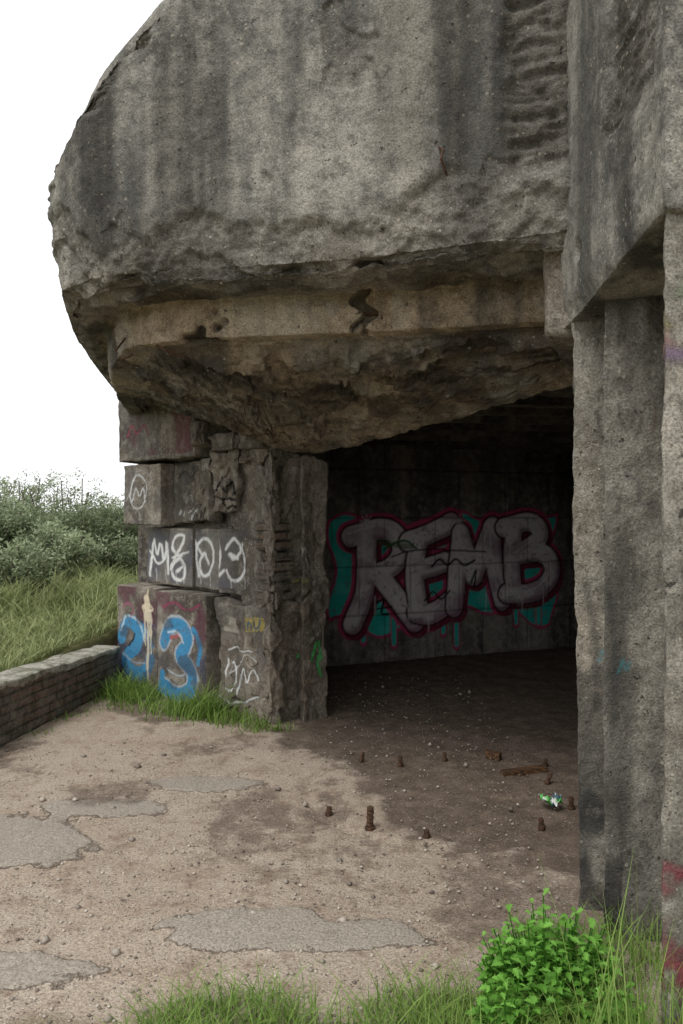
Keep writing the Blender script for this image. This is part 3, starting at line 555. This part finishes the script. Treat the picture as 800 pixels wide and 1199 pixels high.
nt_=1700; td=5.0+10*g.random(nt_)**1.2; tr=g.uniform(-.85,-.22,nt_); ts=g.uniform(.05,.2,nt_); th=g.uniform(.08,.36,nt_)*(.6+.5*(td>8)); tc_=g.random(nt_)
s=g.integers(0,nt_,46000); x=tr[s]*td[s]+g.normal(0,1,46000)*ts[s]; y=td[s]+g.normal(0,1,46000)*ts[s]; H_=th[s]; tn=tc_[s]
x2=g.uniform(-.85,-.22,22000); d2=5+14*g.random(22000)**1.3; x=np.concatenate([x,x2*d2]); y=np.concatenate([y,d2]); H_=np.concatenate([H_,np.full(22000,.11)]); tn=np.concatenate([tn,np.full(22000,.35)])
ok=(x<xw(np.minimum(y,7.6))-.27); x,y,H_,tn=x[ok],y[ok],H_[ok],tn[ok]
grass('meadow_grass',x,y,H_*(1+.02*y),.006+.0008*y,M_grass,.95,tint=np.clip(tn*.8+g.normal(.1,.15,len(x)),0,1),seed=2)
def tuft(cx,cy,n,s,hmin,hmax,sx=1): 
    q=g.normal(0,s,(n,2)); return cx+q[:,0]*sx,cy+q[:,1],g.uniform(hmin,hmax,n)
T=[tuft(*a) for a in [(-1.98,6.95,420,.12,.08,.30),(-1.82,7.0,260,.10,.08,.26),(-1.72,6.80,380,.13,.06,.22),(-1.25,6.33,420,.13,.06,.22),(-1.05,6.22,340,.08,.10,.36),(-.85,6.10,260,.12,.04,.16),(-.62,5.86,160,.08,.04,.12),(-.45,5.9,60,.07,.03,.08),(-2.2,6.2,60,.07,.04,.10),(-2.25,5.75,50,.08,.03,.08),(-1.5,6.5,160,.12,.03,.12),(-1.9,6.5,90,.15,.02,.08)]]
x=np.concatenate([a[0] for a in T]);y=np.concatenate([a[1] for a in T]);hh=np.concatenate([a[2] for a in T])
ok=x>xw(y)+.02; grass('grass_tuft',x[ok],y[ok],hh[ok],.008,M_grassg,.8,seed=4)
N=15000; y=g.uniform(1.9,2.74,N); x=g.uniform(-.80,1.2,N); dn=1.3*fbm(np.stack([x,y,x*0],-1)*3.5,3,14)+.8*ss(.1,.7,x)+.38-1.5*ss(2.45,2.72,y)*(1-.5*ss(.3,.7,x))-.5*ss(.0,.2,.2-np.abs(x+.02))-1.2*ss(-.5,-.78,x); ok=(dn>g.uniform(-.2,.5,N))&~((x>.86)&(y>2.27)); x,y=x[ok],y[ok]
grass('foreground_grass',x,y,.08+.07*ss(0,1,x)+.08*g.random(len(x))**2,.0042,M_grassg,.9,seed=5)
N=380; y=g.uniform(1.85,2.26,N); x=g.uniform(.66,1.02,N)
grass('tall_grass',x,y,g.uniform(.25,.62,N),.004,M_grassg,.4,seed=6)
N=420; y=g.uniform(2.64,2.95,N); x=g.uniform(.62,1.15,N); grass('tall_grass',x,y,.17,.005,M_grassg,.6,seed=16)

def herb(name,cx,cy,R,H,nst,seed):
    g=np.random.default_rng(seed); e=empty(name)
    lobes=np.array([(0,0),(.10,.05),(.16,.32),(.34,.30),(.20,.48),(.22,.56),(.38,.62),(.16,.72),(.14,.82),(.0,1.05)])
    prof=np.concatenate([lobes,[( -a,b_) for a,b_ in lobes[-2:0:-1]]]); m=len(prof)
    V=[];F=[];T=[]
    def leaf(p,yaw,pitch,s,tt):
        o=len(V); c_,s_=math.cos(yaw),math.sin(yaw); roll=g.normal(0,.35)
        def tr(a,b_,w):
            l=b_*s; zz=math.sin(pitch)*l-.35*b_*b_*s+abs(a)*s*.25+w; hor=math.cos(pitch)*l
            zz+=a*s*math.sin(roll); return (p[0]+c_*hor-s_*a*s,p[1]+s_*hor+c_*a*s,p[2]+zz)
        V.append(tr(0,.5,-.002))
        for a,b_ in prof: V.append(tr(a,b_,0))
        for k in range(m): F.append((o,o+1+k,o+1+(k+1)%m))
        T.extend([min(1,tt+.05)]+[tt+g.uniform(-.05,.1) for _ in range(m)])
    for k in range(nst):
        a=g.uniform(0,2*np.pi); r=R*math.sqrt(g.random()); tx,ty=cx+r*math.cos(a)*1.0,cy+r*math.sin(a)*.8; h_=H*(1-.5*(r/R)**2)*g.uniform(.5,1.12)
        bx,by=cx+(tx-cx)*.6,cy+(ty-cy)*.6; z0=float(gz(bx,by)[0])
        pts=[(bx+(tx-bx)*q,by+(ty-by)*q,z0+h_*q) for q in np.linspace(0,1,5)]
        rod('stem_%d'%k,pts,.0022,M_herb,e,5)
        ya=g.uniform(0,6.28); nl=int(g.integers(9,14))
        for q in range(nl):
            f=.2+.8*q/(nl-1); p=(bx+(tx-bx)*f,by+(ty-by)*f,z0+h_*f); ya+=2.4+g.normal(0,.3)
            leaf(p,ya,g.uniform(.0,.5)+.6*(f>.93),(.062-.030*f)*g.uniform(.7,1.3),np.clip(.15+.6*f**2*g.uniform(.7,1.3),0,1))
    mkmesh('leaves',np.array(V),np.array(F),M_herb,False,{'tint':np.array(T)},e)
herb('herb_plant',.67,2.56,.235,.31,125,3)
herb('herb_plant',.50,2.40,.12,.17,30,9)
herb('herb_plant',.80,2.36,.10,.20,24,12)

# ------------------------------------------------------------ bushes
def bush(x,y,rx,ry,H,n,seed):
    g=np.random.default_rng(seed); e=empty('sea_buckthorn_bush'); z0=float(gz(x,y)[0])-.05
    nb=24; cl=[]
    for k in range(nb):
        a=g.uniform(0,6.28); r=math.sqrt(g.random())*.95; tip=np.array([x+rx*r*math.cos(a),y+ry*r*math.sin(a),z0+H*(.55+.35*g.random())*(1-.30*r*r)])
        b0=np.array([x+.25*rx*math.cos(a),y+.25*ry*math.sin(a),z0]); mid=(b0+tip)/2+g.normal(0,.06,3)
        rod('limb_%d'%k,[b0,mid,tip],.012,M_bark,e,5)
        for q in np.linspace(.2,1,8): 
            base=b0+(tip-b0)*q
            for _ in range(4): cl.append(base+g.normal(0,1,3)*np.array([.14*rx,.14*ry,.05*H]))
    cl=np.array(cl); s=g.integers(0,len(cl),n); c0=cl[s]
    sh=np.clip(.4+1.0*fbm(cl*1.6,2,seed)+g.normal(0,.12,len(cl)),0,1)
    off=g.normal(0,.05,(n,3)); P=c0+off
    dr=g.normal(0,1,(n,3)); dr[:,2]=np.abs(dr[:,2])*.9; dr/=np.linalg.norm(dr,axis=1,keepdims=True)
    sd=np.cross(dr,g.normal(0,1,(n,3))); sd/=np.linalg.norm(sd,axis=1,keepdims=True)
    l=g.uniform(.04,.08,n)[:,None]; w=g.uniform(.009,.015,n)[:,None]
    V=np.stack([P,P+dr*l*.5+sd*w,P+dr*l,P+dr*l*.5-sd*w],1)
    hz=(P[:,2]-z0)/H
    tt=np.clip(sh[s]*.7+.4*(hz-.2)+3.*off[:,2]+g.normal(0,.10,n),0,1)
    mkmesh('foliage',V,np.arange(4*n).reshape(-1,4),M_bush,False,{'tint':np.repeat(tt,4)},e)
for k,a in enumerate([(-4.9,11.6,.95,.8,1.50,24000),(-3.95,12.6,.85,.8,1.36,20000),(-3.2,13.6,.8,.8,1.34,17000),(-3.95,9.4,.50,.5,.80,11000),(-6.6,12.2,1.2,1,1.6,15000),(-2.6,15.5,1.1,1,1.3,9000),(-8.6,13,1.5,1.2,1.6,9000),(-4.0,11.0,.6,.5,.95,12000),(-3.1,11.6,.5,.4,.85,9000),(-5.8,16,2,1.2,1.75,10000),(-9,20,2.4,1.5,2.0,8000)]):
    bush(*a,seed=100+k)

# ------------------------------------------------------------ anchor bolts and litter
def bolt(x,y,h_,r=.013,lean=0):
    e=empty('anchor_bolt'); z0=float(gz(x,y)[0])-.02; ax=Vector((lean,lean*.4,1)).normalized(); b0=Vector((x,y,z0))
    pts=[b0+ax*(h_+.02)*q for q in np.linspace(0,1,14)]
    ob=rod('threaded_rod',pts,r,M_rust,e,12)
    for i,v in enumerate(ob.data.vertices):
        ring=i//12
        if i<14*12 and ring%2: v.co=pts[ring]+(v.co-pts[ring])*.88
    rod('hex_nut',[b0+ax*.014,b0+ax*.032],r*1.45,M_rust,e,6)
for a in [(.142,4.02,.11,.019,.03),(-.07,4.22,.04,.015,.1),(.37,5.02,.055,.014),(.12,5.1,.05,.012,.3),(.66,5.10,.05,.013),(.42,3.93,.035,.014),(1.02,4.05,.05,.014,-.1),(1.24,4.3,.065,.014),(1.2,4.68,.06,.013,.5),(1.28,5.0,.04,.013)]: bolt(*a)
slab('wood_plank',[(.98,4.80),(1.27,4.90),(1.255,4.96),(.965,4.86)],.0,.03,mat=M_wood,res=.01,r=.004,amp=.005,freq=12,parent=None)
slab('charred_wood_piece',[(.93,5.2),(1.02,5.12),(1.05,5.17),(.95,5.24)],.0,.045,mat=M_wood,res=.01,r=.01,amp=.012,freq=14,parent=None)
nu,nv=22,16; U,Vv=np.meshgrid(np.linspace(0,1,nu),np.linspace(0,1,nv),indexing='ij'); Q=np.stack([U*5,Vv*5,U*0],-1)
Wx=1.13+(U-.5)*.09+.02*fbm(Q,3,1); Wy=4.30+(Vv-.5)*.08+.02*fbm(Q,3,2)-.02*U; Wz=.02+.045*np.abs(fbm(Q*1.2,3,3))*1.6+.04*np.abs(U-.5)
stp=((U*5+Vv*2).astype(int)%3); tc=np.where((stp==0)[...,None],(.7,.7,.67),np.where((stp==1)[...,None],(.08,.42,.06),(.03,.08,.12)))
mkmesh('litter_wrapper',np.stack([Wx,Wy,Wz],-1),gridF(nu,nv),M_wrap,True,{'tintc':tc.reshape(-1,3)})

# ------------------------------------------------------------ world, sun, camera
w=bpy.data.worlds.new('World'); scn.world=w; w.use_nodes=True; nt=w.node_tree; nt.nodes.clear()
sky=nt.nodes.new('ShaderNodeTexSky'); sky.sky_type='NISHITA'; sky.sun_disc=False; sky.sun_elevation=math.radians(55); sky.sun_rotation=math.radians(215); sky.dust_density=4; sky.air_density=1
hs=nt.nodes.new('ShaderNodeHueSaturation'); hs.inputs['Saturation'].default_value=.12
mx=nt.nodes.new('ShaderNodeMix'); mx.data_type='RGBA'; mx.inputs[0].default_value=.75; mx.inputs[7].default_value=(12.8,13.0,13.3,1)
bg=nt.nodes.new('ShaderNodeBackground'); bg.inputs[1].default_value=.12; o=nt.nodes.new('ShaderNodeOutputWorld')
nt.links.new(sky.outputs[0],hs.inputs['Color']); nt.links.new(hs.outputs[0],mx.inputs[6]); nt.links.new(mx.outputs[2],bg.inputs[0]); nt.links.new(bg.outputs[0],o.inputs[0])
sd=bpy.data.lights.new('sun','SUN'); sd.energy=1.5; sd.angle=math.radians(20); sd.color=(1,.98,.95)
so=bpy.data.objects.new('sun',sd); scn.collection.objects.link(so)
az=math.radians(215); el=math.radians(55); dirv=Vector((math.sin(az)*math.cos(el),math.cos(az)*math.cos(el),math.sin(el)))
so.rotation_euler=dirv.to_track_quat('Z','Y').to_euler()
cd=bpy.data.cameras.new('camera'); cam=bpy.data.objects.new('camera',cd); scn.collection.objects.link(cam); scn.camera=cam
cam.location=(0,0,1.6); cam.rotation_euler=(math.radians(90),0,0); cd.sensor_fit='VERTICAL'; cd.sensor_height=36; cd.lens=28; cd.clip_end=2000; cd.clip_start=.05
scn.view_settings.view_transform='Standard'; scn.view_settings.look='None'; scn.view_settings.exposure=0
